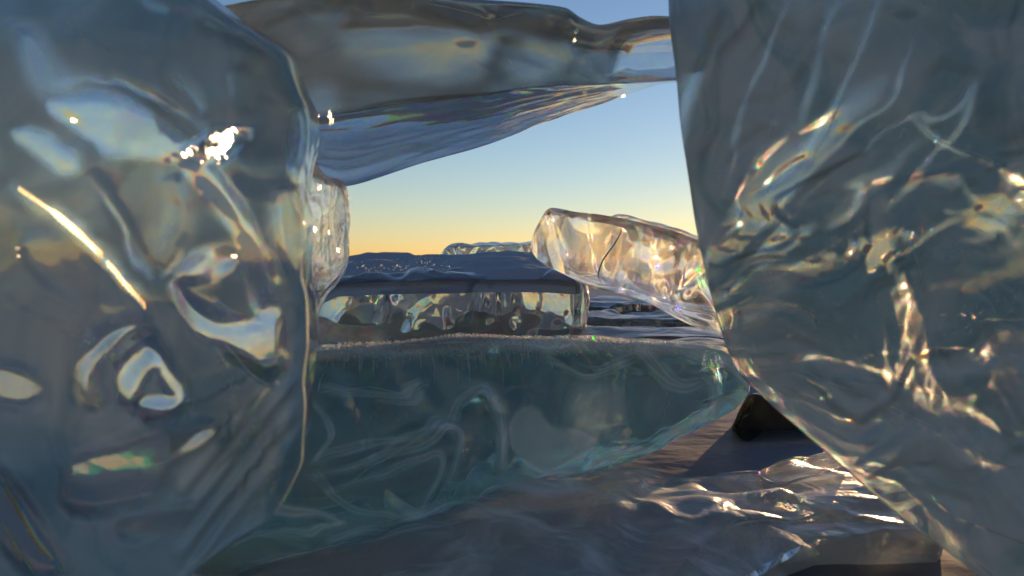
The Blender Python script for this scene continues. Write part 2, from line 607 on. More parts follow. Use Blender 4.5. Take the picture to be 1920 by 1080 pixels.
def left_shade_mask(x, y):  # shade put in as dark cloud around the bright refracting windows
    wx, wy = x + 9 * flow(x, y, 70, 1.0, 9), y + 9 * flow(x, y, 70, 1.0, 10)
    m = np.ones(x.shape)
    for pts, a_, b_, c_, c in LW:
        ft = 1.0 if c > 0.86 else (2.0 if c > 0.45 else 3.2)
        m = np.minimum(m, 1 - c * (1 - smooth(poly_sd(wx, wy, pts) - (8 if c > 0.86 else 0), -10 * ft, 14 * ft)))
    for pts, wd, c in LS:
        d, a = seg_dist(wx, wy, pts)
        m = m * (1 - min(1.25 * c, 0.95) * np.exp(-(d / wd) ** 2) * np.sin(np.clip(a, 0.02, 0.98) * math.pi) ** 0.4)
    return m * np.clip(0.82 + 0.16 * flow(x, y, 170, 1.8, 8) + 0.10 * (1 - smooth(y, 90, 240)), 0.3, 0.92)


xr = curve([(-350, 120), (-120, 250), (-60, 320), (0, 385), (40, 440), (75, 492), (110, 540), (135, 545), (165, 556), (215, 578), (250, 583), (300, 576), (340, 568),
            (420, 572), (520, 569), (560, 577), (640, 580), (700, 574), (780, 578), (850, 572), (920, 548), (980, 508), (1030, 430), (1090, 360), (1250, 330), (1500, 320)])
left = ice('ice_block', 'y', -350, 1480, curve([(-350, -420), (1480, -420)]), xr,
           lambda x, y: 0.80 + 0.10 * (577 - x) / 1000, lambda x, y: 0.34 + 0 * x,
           bhi=lambda t: xr(t) + 14 - 30 * smooth(t, 600, 1000), blo=lambda t: -200 + 0 * t,
           res=(420, 300, 26), round_it=10, mat=M['left'], front=left_relief, mask=left_shade_mask,
           back=lambda x, y: 0.004 * flow(x, y, 300, 1.0, 13),
           body=lambda c: 0.004 * fbm(c * 6, 2, 11) + 0.0035 * fbm(c * 22, 2, 12) * smooth(c[:, 0] / c[:, 1], -0.30, -0.27))
tag(left, 'large clear ice block filling the left side, with pale window-like hollows and painted rainbow light streaks', 'ice block', kind='thing')

# ------------------------------------------------------------------ right slab
def right_relief(x, y):
    dx, dy = x - 1150, y - 680
    r = np.hypot(dx, dy); a = np.arctan2(dy, dx)
    wv = 0.9 * flow(x, y, 280, 1.4, 22)
    n = fbm(np.stack([a * 6.0 + wv, r / 240, 0 * x], -1), 3, 23)
    h = 0.009 * n * smooth(r, 100, 320) + 0.0025 * ridges(n, 1.6) * smooth(r, 150, 400)
    h = h + 0.004 * flow(x, y, 190, 2.0, 24) 
    h = h * (1 - 0.7 * smooth(y - (x - 1400) * 0.45, 760, 860))
    return h + 0.0004 * flow(x, y, 45, 1.4, 25)


def right_frost(x, y):
    dx, dy = x - 1230, y - 650
    r = np.hypot(dx, dy); a = np.arctan2(dy, dx)
    wv = 0.35 * flow(x, y, 260, 1.2, 29)
    n = fbm(np.stack([a * 9 + wv, r / 420, 0 * x + 4], -1), 3, 27)
    thin = np.exp(-(fbm(np.stack([a * 7 + wv, r / 600, 0 * x + 9], -1), 2, 26) / 0.055) ** 2)
    f = 0.74 + 0.34 * n - 0.42 * thin * smooth(r, 120, 300)
    b = smooth(x, 1420, 1600) * smooth(y, 300, 420) * (1 - smooth(y, 700, 800))
    f = f - b * 0.55 * smooth(flow(x, y, 95, 2.0, 30), 0.1, 0.55)
    f = f + 0.12 * smooth(x, 1650, 1900) + 0.25 * smooth(-np.hypot((x - 1620) / 200, (y - 660) / 160), -1.1, -0.4)
    for pts, wd, c in RS:
        d, al = seg_dist(x, y, rounded(pts, 1))
        f = f - 1.2 * c * np.exp(-(d / wd) ** 2) * np.sin(np.clip(al, 0.02, 0.98) * math.pi) ** 0.4
    return np.clip(f, 0.06, 0.93)


RS = [([(1282, 200), (1310, 130), (1345, 50), (1358, 15)], 13, 0.5), ([(1275, 260), (1290, 170)], 9, 0.3),
      ([(1440, 360), (1500, 300), (1570, 190), (1620, 80), (1650, -10)], 5, 0.35), ([(1500, 240), (1530, 130), (1560, 0)], 8, 0.25),
      ([(1350, 560), (1420, 530), (1500, 500), (1570, 480)], 12, 0.4), ([(1345, 590), (1430, 570), (1480, 570), (1540, 600)], 6, 0.4),
      ([(1700, 215), (1780, 280), (1860, 310), (1930, 345)], 6, 0.4), ([(1380, 680), (1500, 665), (1640, 690), (1800, 760), (1920, 830)], 7, 0.3),
      ([(1690, 360), (1760, 330), (1800, 330), (1830, 390)], 12, 0.3), ([(1590, 350), (1620, 345), (1600, 400), (1550, 430)], 8, 0.35),
      ([(1790, 830), (1860, 880), (1930, 960)], 20, 0.2), ([(1430, 430), (1470, 400), (1470, 440), (1420, 490)], 9, 0.35)]


xl = curve([(-300, 1240), (0, 1254), (200, 1268), (400, 1299), (580, 1340), (690, 1378), (730, 1415), (860, 1560), (980, 1700), (1080, 1828), (1400, 2200)])
right = ice('ice_slab', 'y', -300, 1400, xl, curve([(-300, 2500), (1400, 2500)]),
            lambda x, y: 1.15 - 0.30 * (x - 1250) / 1000, lambda x, y: 0.25 + 0 * x,
            blo=lambda t: xl(t) + 30, res=(380, 300, 20), round_it=8, mat=M['right'], front=right_relief, mask=right_frost,
            back=lambda x, y: 0.006 * flow(x, y, 300, 1.2, 28),
            body=lambda c: 0.004 * fbm(c * 6, 2, 21))
tag(right, 'tall streaked grey-teal ice slab leaning in from the right edge', 'ice slab', kind='thing')

# ------------------------------------------------------------------ top slab
yt = curve([(200, 30), (370, 16), (520, -8), (700, -14), (900, 2), (1000, 8), (1060, 14), (1090, 32), (1125, 44), (1180, 34), (1230, 28), (1290, 32), (1420, 40)])
yb = curve([(200, 260), (560, 222), (620, 214), (760, 192), (900, 180), (1000, 168), (1120, 160), (1255, 152), (1420, 140)])
ybb = curve([(200, 330), (560, 330), (600, 340), (640, 352), (760, 318), (900, 272), (1000, 234), (1100, 200), (1180, 176), (1255, 156), (1420, 150)])


def top_relief(x, y):
    h = 0.022 * flow(x, y, 260, 1.2, 32, (0.7, 1.3))
    h = h + stroke(x, y, [(780, -5), (880, 20), (935, 60), (900, 120)], 22, 0.018) + stroke(x, y, [(930, 30), (1000, 60), (1080, 80)], 26, -0.015)
    m, pl = facet(x, y, TW[0][0], 0.0, 0.1, 0.7, 60, 0.001)
    h = h * (1 - m) + pl * m
    m, pl = facet(x, y, [(1160, 80), (1190, 55), (1300, 45), (1300, 152), (1150, 156)], 0.02, 0.0, 0.0, 26, 0.001)
    return h * (1 - m) + pl * m


TW = [([(640, 75), (700, 45), (800, 45), (900, 62), (925, 95), (880, 150), (820, 170), (720, 140), (660, 130)], 0.2),
      ([(1150, 130), (1165, 85), (1195, 58), (1300, 45), (1300, 154), (1148, 157)], 1.0),
      ([(560, 190), (600, 150), (640, 170), (640, 230), (590, 240)], 0.3), ([(930, 100), (1000, 70), (1060, 100), (1040, 140), (960, 150)], 0.25)]


def top_frost(x, y):
    wx, wy = x + 14 * flow(x, y, 80, 1.0, 37), y + 12 * flow(x, y, 80, 1.0, 38)
    m = np.ones(x.shape)
    for k, (pts, c) in enumerate(TW):
        m = np.minimum(m, 1 - c * (1 - smooth(poly_sd(wx if k != 1 else x, wy if k != 1 else y, pts), -26 if k != 1 else -10, 18 if k != 1 else 6)))
    return m * np.clip(0.80 + 0.15 * flow(x, y, 160, 1.6, 36, (0.7, 1.3)), 0.45, 0.92)


top = ice('ice_slab', 'x', 385, 1420, yt, yb, lambda x, y: 1.45 + 0 * x, lambda x, y: 0.55 + 0 * x,
          blo=lambda t: yt(t) + 70, bhi=ybb, res=(320, 110, 60), round_it=5, mat=M['top'], front=top_relief, mask=top_frost,
          back=lambda x, y: 0.02 * flow(x, y, 200, 1.2, 33) * (1 - smooth(x, 1120, 1165)),
          body=lambda c: 0.009 * fbm(c * np.array([2.4, 9, 7]), 3, 31) * (1 - 0.93 * smooth(c[:, 0] / c[:, 1], 0.125, 0.155)))
tag(top, 'long horizontal ice slab bridging the gap overhead', 'ice slab', kind='thing')

# ------------------------------------------------------------------ front base block
bt_ = curve([(380, 690), (580, 656), (700, 648), (830, 640), (960, 636), (1060, 635), (1200, 642), (1300, 648), (1360, 660), (1395, 700), (1406, 722)])
bb_ = curve([(380, 1110), (440, 1082), (700, 1010), (960, 930), (1180, 868), (1320, 800), (1380, 768), (1406, 735)])


base_d = curve([(380, 1.15), (440, 1.175), (700, 1.34), (960, 1.58), (1180, 1.86), (1320, 2.22), (1406, 2.36)])


def base_relief(x, y):
    k = smooth(1150 - x + (y - 780) * 0.8, -60, 260)
    h = 0.030 * flow(x, y, 230, 2.2, 42, octv=2) * (0.12 + 0.88 * k) + 0.008 * ridges(flow(x, y, 260, 2.0, 43, octv=2), 1.5) * k
    h = h + stroke(x, y, [(840, 790), (870, 740), (910, 738), (940, 790), (935, 890)], 16, 0.025)
    h = h + stroke(x, y, [(600, 900), (700, 860), (790, 800), (860, 810), (850, 900)], 20, 0.025)
    m, pl = facet(x, y, [(955, 810), (985, 765), (1010, 765), (1040, 810), (1120, 820), (1125, 845), (1090, 870), (1040, 895), (1000, 890), (960, 850)], 0.008, 0.0, 0.0, 14, 0.0013)
    h = h * (1 - m) + pl * m
    return h


BS = [  # refracted light painted as pale cloudy folds: path, width, strength
    ([(845, 800), (850, 765), (870, 742), (900, 736), (925, 748), (935, 790), (945, 840), (940, 892)], 13, 0.35),
    ([(862, 770), (895, 790), (915, 782)], 6, -0.3),
    ([(930, 760), (955, 765), (948, 820), (945, 890)], 8, 0.3),
    ([(590, 870), (650, 850), (720, 835), (780, 800), (840, 790)], 12, 0.3), ([(600, 900), (680, 880), (760, 840), (820, 806), (862, 815), (860, 860), (835, 920)], 9, 0.35),
    ([(620, 930), (700, 905), (770, 860), (815, 835), (830, 870), (800, 930), (780, 960)], 8, 0.3), ([(580, 890), (600, 900), (650, 960), (740, 975), (820, 950)], 10, 0.3),
    ([(480, 960), (520, 950), (600, 970), (650, 990)], 9, 0.4), ([(440, 1020), (520, 980), (600, 1000), (660, 985)], 6, 0.3),
    ([(585, 765), (615, 790), (622, 830), (595, 870)], 7, 0.4), ([(600, 735), (680, 728), (760, 738), (800, 720)], 10, 0.35), ([(700, 748), (760, 756), (800, 738)], 7, 0.3),
    ([(1020, 670), (1070, 690), (1130, 688), (1190, 660)], 14, 0.3), ([(1040, 672), (1080, 684), (1110, 686)], 7, -0.5),
    ([(1200, 650), (1240, 690), (1270, 720), (1330, 720)], 16, 0.35), ([(1330, 690), (1350, 740), (1335, 790)], 12, 0.3), ([(1300, 660), (1350, 680), (1390, 720)], 10, 0.3),
    ([(450, 1075), (700, 1000), (960, 920), (1180, 860), (1320, 795)], 9, 0.35),
]


def base_frost_and_light(x, y):
    wx, wy = x + 14 * flow(x, y, 110, 1.0, 47, octv=2), y + 14 * flow(x, y, 110, 1.0, 48, octv=2)
    f = 0.16 + 0.08 * flow(x, y, 130, 2.0, 46)
    for pts, wd, c in BS:
        d, a = seg_dist(wx, wy, rounded(pts))
        f = f + c * np.exp(-(d / wd) ** 4) * np.sin(np.clip(a, 0.03, 0.97) * math.pi) ** 0.4 * (0.75 + 0.25 * np.sin(d * 0.7 + 9 * a))
    m = 1 - smooth(poly_sd(wx, wy, [(955, 810), (985, 762), (1010, 762), (1040, 808), (1120, 818), (1125, 845), (1090, 870), (1040, 897), (1000, 892), (960, 850)]), -6, 6)
    f = f + 0.30 * m + 0.35 * np.exp(-(np.hypot(x - 1120, y - 770) / 60) ** 4)
    # frosted along the top
    f = f + 0.45 * (1 - smooth(y - bt_(x), 8, 34))
    return np.clip(f, 0.05, 0.85)


base = ice('ice_block', 'x', 380, 1406, bt_, bb_, lambda x, y: base_d(x), lambda x, y: 0.45 + 0 * x,
           blo=lambda t: bt_(t) - 8, bhi=lambda t: bb_(t) - 70, res=(360, 170, 40), round_it=6, mat=M['base'], front=base_relief,
           mask=base_frost_and_light,
           back=lambda x, y: 0.02 * flow(x, y, 200, 1.2, 44),
           body=lambda c: 0.006 * fbm(c * 5, 3, 41))
tag(base, 'dark teal ice block lying across the front of the gap', 'ice block', kind='thing')

# ------------------------------------------------------------------ middle slab
mt = curve([(500, 540), (590, 545), (640, 528), (830, 522), (1000, 520), (1090, 525)])
mb = curve([(500, 656), (590, 656), (900, 654), (1000, 650), (1090, 640)])
mtn, mbn = (lambda t: mt(t) + 3 * fbm(pxyz(t / 26, 0 * t), 2, 55)), (lambda t: mb(t) + 5 * fbm(pxyz(t / 30, 0 * t), 2, 56))
mid = ice('ice_slab', 'x', 520, 1092, mtn, mbn, lambda x, y: 5.2 + 0 * x, lambda x, y: 2.2 + 0 * x,
          blo=curve([(500, 494), (640, 490), (830, 484), (1000, 480), (1090, 486)]), res=(240, 70, 80), round_it=3, mat=M['mid'],
          front=lambda x, y: 0.16 * flow(x, y, 80, 1.3, 52, (1.0, 0.3), octv=2),
          back=lambda x, y: 0.14 * flow(x, y, 80, 1.3, 53, octv=2),
          body=lambda c: 0.05 * fbm(c * 2.6, 3, 51))
tag(mid, 'flat ice slab lying on the lake behind the front block', 'ice slab', kind='thing')

# ------------------------------------------------------------------ tilted slab
tt = curve([(998, 470), (1003, 436), (1035, 392), (1080, 398), (1150, 408), (1220, 420), (1310, 452), (1450, 500)])
tb = curve([(998, 474), (1005, 486), (1060, 520), (1130, 545), (1200, 565), (1240, 580), (1345, 628), (1450, 680)])
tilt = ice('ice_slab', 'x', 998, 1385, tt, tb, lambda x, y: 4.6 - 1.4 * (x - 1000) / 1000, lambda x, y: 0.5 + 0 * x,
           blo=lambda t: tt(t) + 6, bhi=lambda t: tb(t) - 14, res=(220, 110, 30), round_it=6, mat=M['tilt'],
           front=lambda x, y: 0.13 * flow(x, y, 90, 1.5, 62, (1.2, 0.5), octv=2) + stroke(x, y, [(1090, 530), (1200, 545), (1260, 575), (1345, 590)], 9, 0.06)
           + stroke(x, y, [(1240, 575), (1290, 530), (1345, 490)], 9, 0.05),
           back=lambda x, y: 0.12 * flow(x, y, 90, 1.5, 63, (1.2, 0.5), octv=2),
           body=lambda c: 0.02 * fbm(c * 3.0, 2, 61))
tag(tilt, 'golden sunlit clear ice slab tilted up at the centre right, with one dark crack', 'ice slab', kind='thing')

# ------------------------------------------------------------------ added glint flakes and painted rainbow streaks on the ice
def glint_mat():
    m, t = new_mat('glint_face')
    g = N(t, 'ShaderNodeBsdfGlossy'); g.inputs['Roughness'].default_value = 0.10
    tr = N(t, 'ShaderNodeBsdfTransparent'); tr.inputs['Color'].default_value = (0.97, 0.98, 0.99, 1)
    mx = N(t, 'ShaderNodeMixShader'); mx.inputs[0].default_value = 0.22
    t.links.new(tr.outputs[0], mx.inputs[1]); t.links.new(g.outputs[0], mx.inputs[2])
    o = N(t, 'ShaderNodeOutputMaterial'); t.links.new(mx.outputs[0], o.inputs['Surface'])
    return m


def rainbow_mat():
    """dispersed sunlight painted as colour: the hue runs across the streak"""
    m, t = new_mat('rainbow_light_painted')
    L = t.links.new
    uv = N(t, 'ShaderNodeAttribute'); uv.attribute_name = 'across'
    cr = N(t, 'ShaderNodeValToRGB'); r = cr.color_ramp
    r.elements[0].position = 0.0; r.elements[0].color = (0.9, 0.25, 0.05, 1)
    r.elements[1].position = 1.0; r.elements[1].color = (0.08, 0.12, 0.8, 1)
    for p_, c_ in ((0.25, (1, 0.75, 0.15, 1)), (0.5, (1, 1, 0.8, 1)), (0.72, (0.2, 0.75, 0.6, 1)), (0.86, (0.1, 0.45, 1, 1))):
        e = r.elements.new(p_); e.color = c_
    L(uv.outputs['Fac'], cr.inputs[0])
    g = N(t, 'ShaderNodeBsdfGlossy'); g.inputs['Roughness'].default_value = 0.32
    L(cr.outputs[0], g.inputs['Color'])
    tr = N(t, 'ShaderNodeBsdfTransparent')
    mx = N(t, 'ShaderNodeMixShader')
    nz = N(t, 'ShaderNodeTexNoise'); nz.inputs['Scale'].default_value = 60
    mr = N(t, 'ShaderNodeMapRange'); mr.inputs[1].default_value = 0.3; mr.inputs[2].default_value = 0.6
    mr.inputs[3].default_value = 0.15; mr.inputs[4].default_value = 0.9
    L(nz.outputs[0], mr.inputs[0]); L(mr.outputs[0], mx.inputs[0]); L(tr.outputs[0], mx.inputs[1]); L(g.outputs[0], mx.inputs[2])
    o = N(t, 'ShaderNodeOutputMaterial'); L(mx.outputs[0], o.inputs['Surface'])
    return m


M['glint_flake'] = glint_mat()
M['rainbow_paint'] = rainbow_mat()
SUNV = np.array(sdir)
CAMV = np.array([0, 0, CAM_H])


def half_normal(p):
    tc_ = CAMV - p
    tc_ = tc_ / np.linalg.norm(tc_)
    h = tc_ + SUNV
    return h / np.linalg.norm(h)


_ray_cache = {}


def surf(o, px, py, off=0.0):
    """where the line of sight first meets that lump of ice, pulled towards the viewer by off metres"""
    r = ray(np.array(px), np.array(py))
    d = Vector(r).normalized()
    if o.name not in _ray_cache:
        from mathutils.bvhtree import BVHTree
        me = o.data
        n = len(me.vertices)
        co = np.empty(n * 3, np.float32); me.vertices.foreach_get('co', co)
        q = np.empty(len(me.loops), np.int32); me.loops.foreach_get('vertex_index', q)
        _ray_cache[o.name] = BVHTree.FromPolygons(co.reshape(-1, 3).tolist(), q.reshape(-1, 4).tolist())
    loc, nn, ii, dist = _ray_cache[o.name].ray_cast(Vector(CAMV), d)
    if loc is None:
        return None
    return np.array(loc - d * off)


def glint_flake(o, px, py, size, tilt=0.0, long=1.0, ang=0.0):
    """a small faceted ice crystal added to imitate a sun glint, one facet aimed between sun and camera"""
    p = surf(o, px, py, 0.0)
    if p is None:
        return
    n = half_normal(p)
    n = n + rng.normal(0, tilt, 3)
    n = n / np.linalg.norm(n)
    up = np.array([math.sin(ang), 0, math.cos(ang)])
    a = np.cross(up, n); a /= np.linalg.norm(a)
    b = np.cross(n, a)
    k = 7
    vs_, f = [], []
    for i_ in range(k):
        t_ = 2 * math.pi * i_ / k
        rr = size * (0.75 + 0.5 * rng.random())
        vs_.append(p + rr * (math.cos(t_) * a + math.sin(t_) * long * b) + n * size * 0.25)
    for i_ in range(k):
        t_ = 2 * math.pi * (i_ + 0.4) / k
        vs_.append(p + 1.6 * size * (math.cos(t_) * a + math.sin(t_) * long * b) - n * size * 0.9)
    f.append(tuple(range(k)))
    for i_ in range(k):
        j_ = (i_ + 1) % k
        f.append((i_, k + i_, k + j_, j_))
    f.append(tuple(range(2 * k - 1, k - 1, -1)))
    me = bpy.data.meshes.new('glint_flake')
    me.from_pydata([tuple(v_) for v_ in vs_], [], f)
    me.update()
    return link('glint_flake', me, M['glint_flake'], o)


def painted_rainbow(o, pts, wpx, off=0.0015):
    """a rainbow streak of sunlight, its spectral colours painted on thin flakes"""
    L_, acr, vs_ = [], [], []
    c = np.array(pts, float)
    tt_ = np.linspace(0, len(c) - 1, 44)
    xs = np.interp(tt_, np.arange(len(c)), c[:, 0]); ys = np.interp(tt_, np.arange(len(c)), c[:, 1])
    n_ = len(xs)
    rows = 5
    ok = []
    for i_ in range(n_):
        p = surf(o, xs[i_], ys[i_], off)
        if p is None:
            continue
        ok.append(p)
    ok = np.array(ok)
    if len(ok) < 4:
        return
    tg = np.gradient(ok, axis=0)
    d_ = np.linalg.norm(ok - CAMV, axis=1).mean()
    wid = wpx / FPX * d_
    q = []
    for i_ in range(len(ok)):
        # the streak is cut into little flakes, each turned between sun and camera
        h = half_normal(ok[i_])
        a_ = tg[i_] - h * (tg[i_] @ h)
        ln = np.linalg.norm(a_)
        a_ = a_ / ln
        ln = np.linalg.norm(tg[i_]) * 0.8
        w_ = np.cross(h, a_)
        if w_[2] - 0.3 * w_[0] < 0:
            w_ = -w_
        env = math.sin(math.pi * min(max(i_ / (len(ok) - 1), 0.04), 0.96)) ** 0.5 * rng.uniform(0.75, 1.1)
        n0 = len(vs_)
        for k in range(rows):
            f = (k / (rows - 1) - 0.5) * 2 * wid * env
            for e_ in (-1, 1):
                vs_.append(ok[i_] + w_ * f + a_ * ln * e_); acr.append(k / (rows - 1))
        for k in range(rows - 1):
            b_ = n0 + 2 * k
            q.append((b_, b_ + 1, b_ + 3, b_ + 2))
    me = mesh('crack', np.array(vs_), np.array(q))
    at = me.attributes.new('across', 'FLOAT', 'POINT')
    at.data.foreach_set('value', np.array(acr, np.float32))
    return link('crack', me, M['rainbow_paint'], o)  # a painted streak of split sunlight, no real crack in the ice


painted_rainbow(left, [(36, 354), (70, 378), (100, 398), (150, 440), (190, 480), (230, 528), (270, 572)], 9)
painted_rainbow(left, [(-4, 890), (30, 940), (70, 1010), (115, 1068)], 10)
painted_rainbow(left, [(8, 985), (40, 1040), (70, 1085)], 6)
for k in range(60):  # added flakes imitate the sunburst on the left block
    f = rng.beta(2.2, 2.2)
    g = rng.normal(0, 1)
    glint_flake(left, 325 + 165 * f + 5 * g, 304 - 66 * f + 10 * g * math.sin(math.pi * f), 0.0012 + 0.0055 * math.sin(math.pi * f) ** 2 * math.exp(-g * g), 0.004, 0.8, rng.random() * 3)
for k in range(16):
    a_ = 2 * math.pi * k / 16 + rng.normal(0, 0.1)
    rr_ = rng.uniform(18, 40)
    for t_ in (0.45, 0.7, 0.95):
        glint_flake(left, 410 + rr_ * t_ * math.cos(a_) * 1.5, 270 + rr_ * t_ * math.sin(a_), 0.0016 * (1.15 - t_), 0.004, 1.0, a_)
for px_, py_, sz in ((140, 226, .003), (34, 466, .003), (36, 480, .002), (302, 560, .002), (440, 480, .003), (520, 716, .002), (524, 928, .002)):
    glint_flake(left, px_, py_, sz * 0.7, 0.012, 0.6, rng.random() * 3)
for px_, py_, sz in ((620, 214, .006), (623, 228, .007), (598, 218, .002), (1080, 62, .002), (1078, 76, .004), (1076, 88, .006), (1170, 178, .005), (1150, 190, .004)):
    glint_flake(top, px_, py_, sz * 0.6, 0.01, 1.5)
for px_, py_, sz in ((1758, 241, .006), (1812, 242, .006), (1600, 408, .003), (1776, 482, .005)):
    glint_flake(right, px_, py_, sz * 0.5, 0.012)
for px_, py_, sz in ((1090, 915, .003), (850, 652, .004), (690, 640, .003)):
    glint_flake(base, px_, py_, sz * 0.6, 0.012)
painted_rainbow(right, [(1470, 570), (1510, 578), (1545, 604)], 5)
painted_rainbow(right, [(1440, 662), (1480, 662)], 4)
painted_rainbow(base, [(612, 690), (600, 712), (596, 735)], 4)

# ------------------------------------------------------------------ low sunlit slab in the foreground
def plane_depth(z):
    def f(x, y):
        return (z - CAM_H) / np.minimum(ray(x, y)[..., 2], -1e-3)
    return f


fy = curve([(250, 1010), (500, 960), (700, 930), (1000, 885), (1190, 872), (1300, 880), (1420, 878), (1500, 858), (1575, 856), (1640, 930), (1745, 1000)])
fn = curve([(250, 1500), (1000, 1400), (1300, 1180), (1400, 1086), (1480, 1040), (1530, 1012), (1640, 1010), (1745, 1006)])
M['low'] = ice_mat('ice_low_slab', absorb=(0.45, 0.55, 0.6), density=2.0, haze=0.34, haze_col=(0.80, 0.84, 0.82), rough=0.08, gloss=0.36, veil=0.45, veil_scale=4, bump=0.7, bump_scale=9, fine=0.4, clear=0.2)
FS = [([(1425, 886), (1480, 864), (1565, 856)], 6, 0.020), ([(1440, 900), (1490, 898), (1570, 876)], 5, 0.016), ([(1150, 930), (1200, 960), (1290, 1004), (1325, 985)], 9, 0.022),
      ([(1320, 990), (1420, 985), (1500, 968), (1560, 955), (1640, 985), (1735, 1001)], 7, 0.024), ([(1250, 1075), (1320, 1020), (1390, 985), (1480, 975)], 8, 0.022),
      ([(1190, 925), (1210, 900), (1200, 885)], 6, 0.016), ([(1360, 925), (1420, 925), (1500, 955)], 5, 0.014), ([(1090, 905), (1180, 884), (1300, 888), (1410, 884)], 5, 0.012),
      ([(1440, 1080), (1450, 1040), (1490, 1010)], 8, 0.02), ([(700, 1040), (830, 1030), (890, 1050), (860, 1080)], 12, 0.016), ([(480, 1078), (700, 1030), (900, 985), (1000, 960)], 5, 0.012),
      ([(1100, 940), (1130, 960), (1110, 990)], 8, 0.016), ([(1520, 940), (1600, 945), (1660, 955)], 6, 0.012)]
low = ice('ice_floe', 'x', 250, 1745, fy, fn, plane_depth(0.10), None, under=(0, 0.02, -0.12), res=(420, 150, 10), round_it=3, mat=M['low'],
          front=lambda x, y: sum(stroke(x, y, p_, w_, h_) for p_, w_, h_ in FS),
          body=lambda c: 0.030 * fbm(c * np.array([3.4, 4.2, 4]), 3, 71) + 0.007 * ridges(fbm(c * np.array([2.6, 3.6, 4]), 2, 73), 1.6))
tag(low, 'low wet ice floe in front with golden sunlit edges', 'ice floe', kind='thing')

# ------------------------------------------------------------------ bright pillar beside the left block
prx = curve([(250, 588), (310, 592), (335, 612), (350, 642), (400, 651), (480, 650), (515, 640), (560, 604), (605, 592), (680, 590)])
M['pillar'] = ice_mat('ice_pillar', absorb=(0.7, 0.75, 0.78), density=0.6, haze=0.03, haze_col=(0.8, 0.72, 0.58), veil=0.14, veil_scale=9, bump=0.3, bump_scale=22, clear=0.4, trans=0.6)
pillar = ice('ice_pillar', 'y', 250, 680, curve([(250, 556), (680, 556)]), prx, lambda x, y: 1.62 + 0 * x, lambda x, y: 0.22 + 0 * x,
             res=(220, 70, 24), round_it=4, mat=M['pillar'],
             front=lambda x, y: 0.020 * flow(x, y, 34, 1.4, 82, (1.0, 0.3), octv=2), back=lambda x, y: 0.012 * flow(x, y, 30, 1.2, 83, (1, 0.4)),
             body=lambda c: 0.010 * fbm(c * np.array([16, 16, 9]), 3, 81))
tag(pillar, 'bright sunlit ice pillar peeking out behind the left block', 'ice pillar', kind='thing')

# ------------------------------------------------------------------ far slab, dark wedge, shards
far = ice('ice_slab', 'x', 826, 1060, curve([(826, 486), (836, 470), (850, 462), (920, 458), (1000, 455), (1060, 454)]), curve([(826, 500), (1060, 500)]),
          lambda x, y: 7.9 + 0 * x, lambda x, y: 1.6 + 0 * x, res=(120, 30, 30), round_it=2, mat=M['mid'],
          front=lambda x, y: 0.06 * flow(x, y, 40, 1.3, 92), body=lambda c: 0.03 * fbm(c * 3, 3, 91))
tag(far, 'thin far ice slab on the horizon left of the tilted slab', 'ice slab', kind='thing')

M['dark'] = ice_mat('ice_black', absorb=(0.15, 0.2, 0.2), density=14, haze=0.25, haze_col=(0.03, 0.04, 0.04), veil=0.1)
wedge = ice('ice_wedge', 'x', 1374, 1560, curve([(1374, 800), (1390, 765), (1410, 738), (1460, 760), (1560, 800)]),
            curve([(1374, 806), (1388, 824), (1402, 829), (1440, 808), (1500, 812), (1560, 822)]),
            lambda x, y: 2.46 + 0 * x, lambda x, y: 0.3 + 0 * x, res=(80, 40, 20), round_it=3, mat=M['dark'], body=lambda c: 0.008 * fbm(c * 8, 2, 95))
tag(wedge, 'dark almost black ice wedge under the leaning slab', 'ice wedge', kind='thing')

M['shard'] = ice_mat('ice_shard', absorb=(0.8, 0.8, 0.75), density=0.6, haze=0.06, haze_col=(0.7, 0.66, 0.58), veil=0.2, bump=0.4, bump_scale=30, clear=0.4, trans=0.6)
shard = ice('ice_shard', 'x', 1424, 1590, curve([(1424, 884), (1480, 862), (1560, 852), (1590, 858)]), curve([(1424, 890), (1450, 902), (1480, 901), (1570, 876), (1590, 866)]),
            lambda x, y: 1.70 + 0 * x, lambda x, y: 0.06 + 0 * x, res=(90, 40, 12), round_it=3, mat=M['shard'], body=lambda c: 0.004 * fbm(c * 20, 2, 97))
tag(shard, 'thin golden ice shard lying on the far rim of the low floe', 'ice shard', kind='thing')

chunk = ice('ice_chunk', 'x', 575, 724, curve([(575, 600), (600, 598), (640, 612), (700, 612), (724, 622)]), curve([(575, 655), (640, 660), (700, 656), (724, 650)]),
            lambda x, y: 4.7 + 0 * x, lambda x, y: 0.35 + 0 * x, res=(100, 40, 24), round_it=3, mat=M['shard'],
            front=lambda x, y: 0.07 * flow(x, y, 34, 1.5, 98), back=lambda x, y: 0.06 * flow(x, y, 34, 1.5, 99), body=lambda c: 0.02 * fbm(c * 6, 2, 96))
tag(chunk, 'small bright ice chunk at the foot of the pillar', 'ice chunk', kind='thing')

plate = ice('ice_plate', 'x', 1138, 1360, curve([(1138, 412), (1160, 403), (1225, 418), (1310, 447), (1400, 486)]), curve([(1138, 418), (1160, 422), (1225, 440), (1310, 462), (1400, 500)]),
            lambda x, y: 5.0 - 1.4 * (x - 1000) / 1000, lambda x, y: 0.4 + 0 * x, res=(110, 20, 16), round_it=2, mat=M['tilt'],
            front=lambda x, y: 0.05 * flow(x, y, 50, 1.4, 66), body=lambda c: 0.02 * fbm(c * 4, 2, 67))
tag(plate, 'thin ice plate resting on the tilted slab\'s back', 'ice plate', kind='thing')


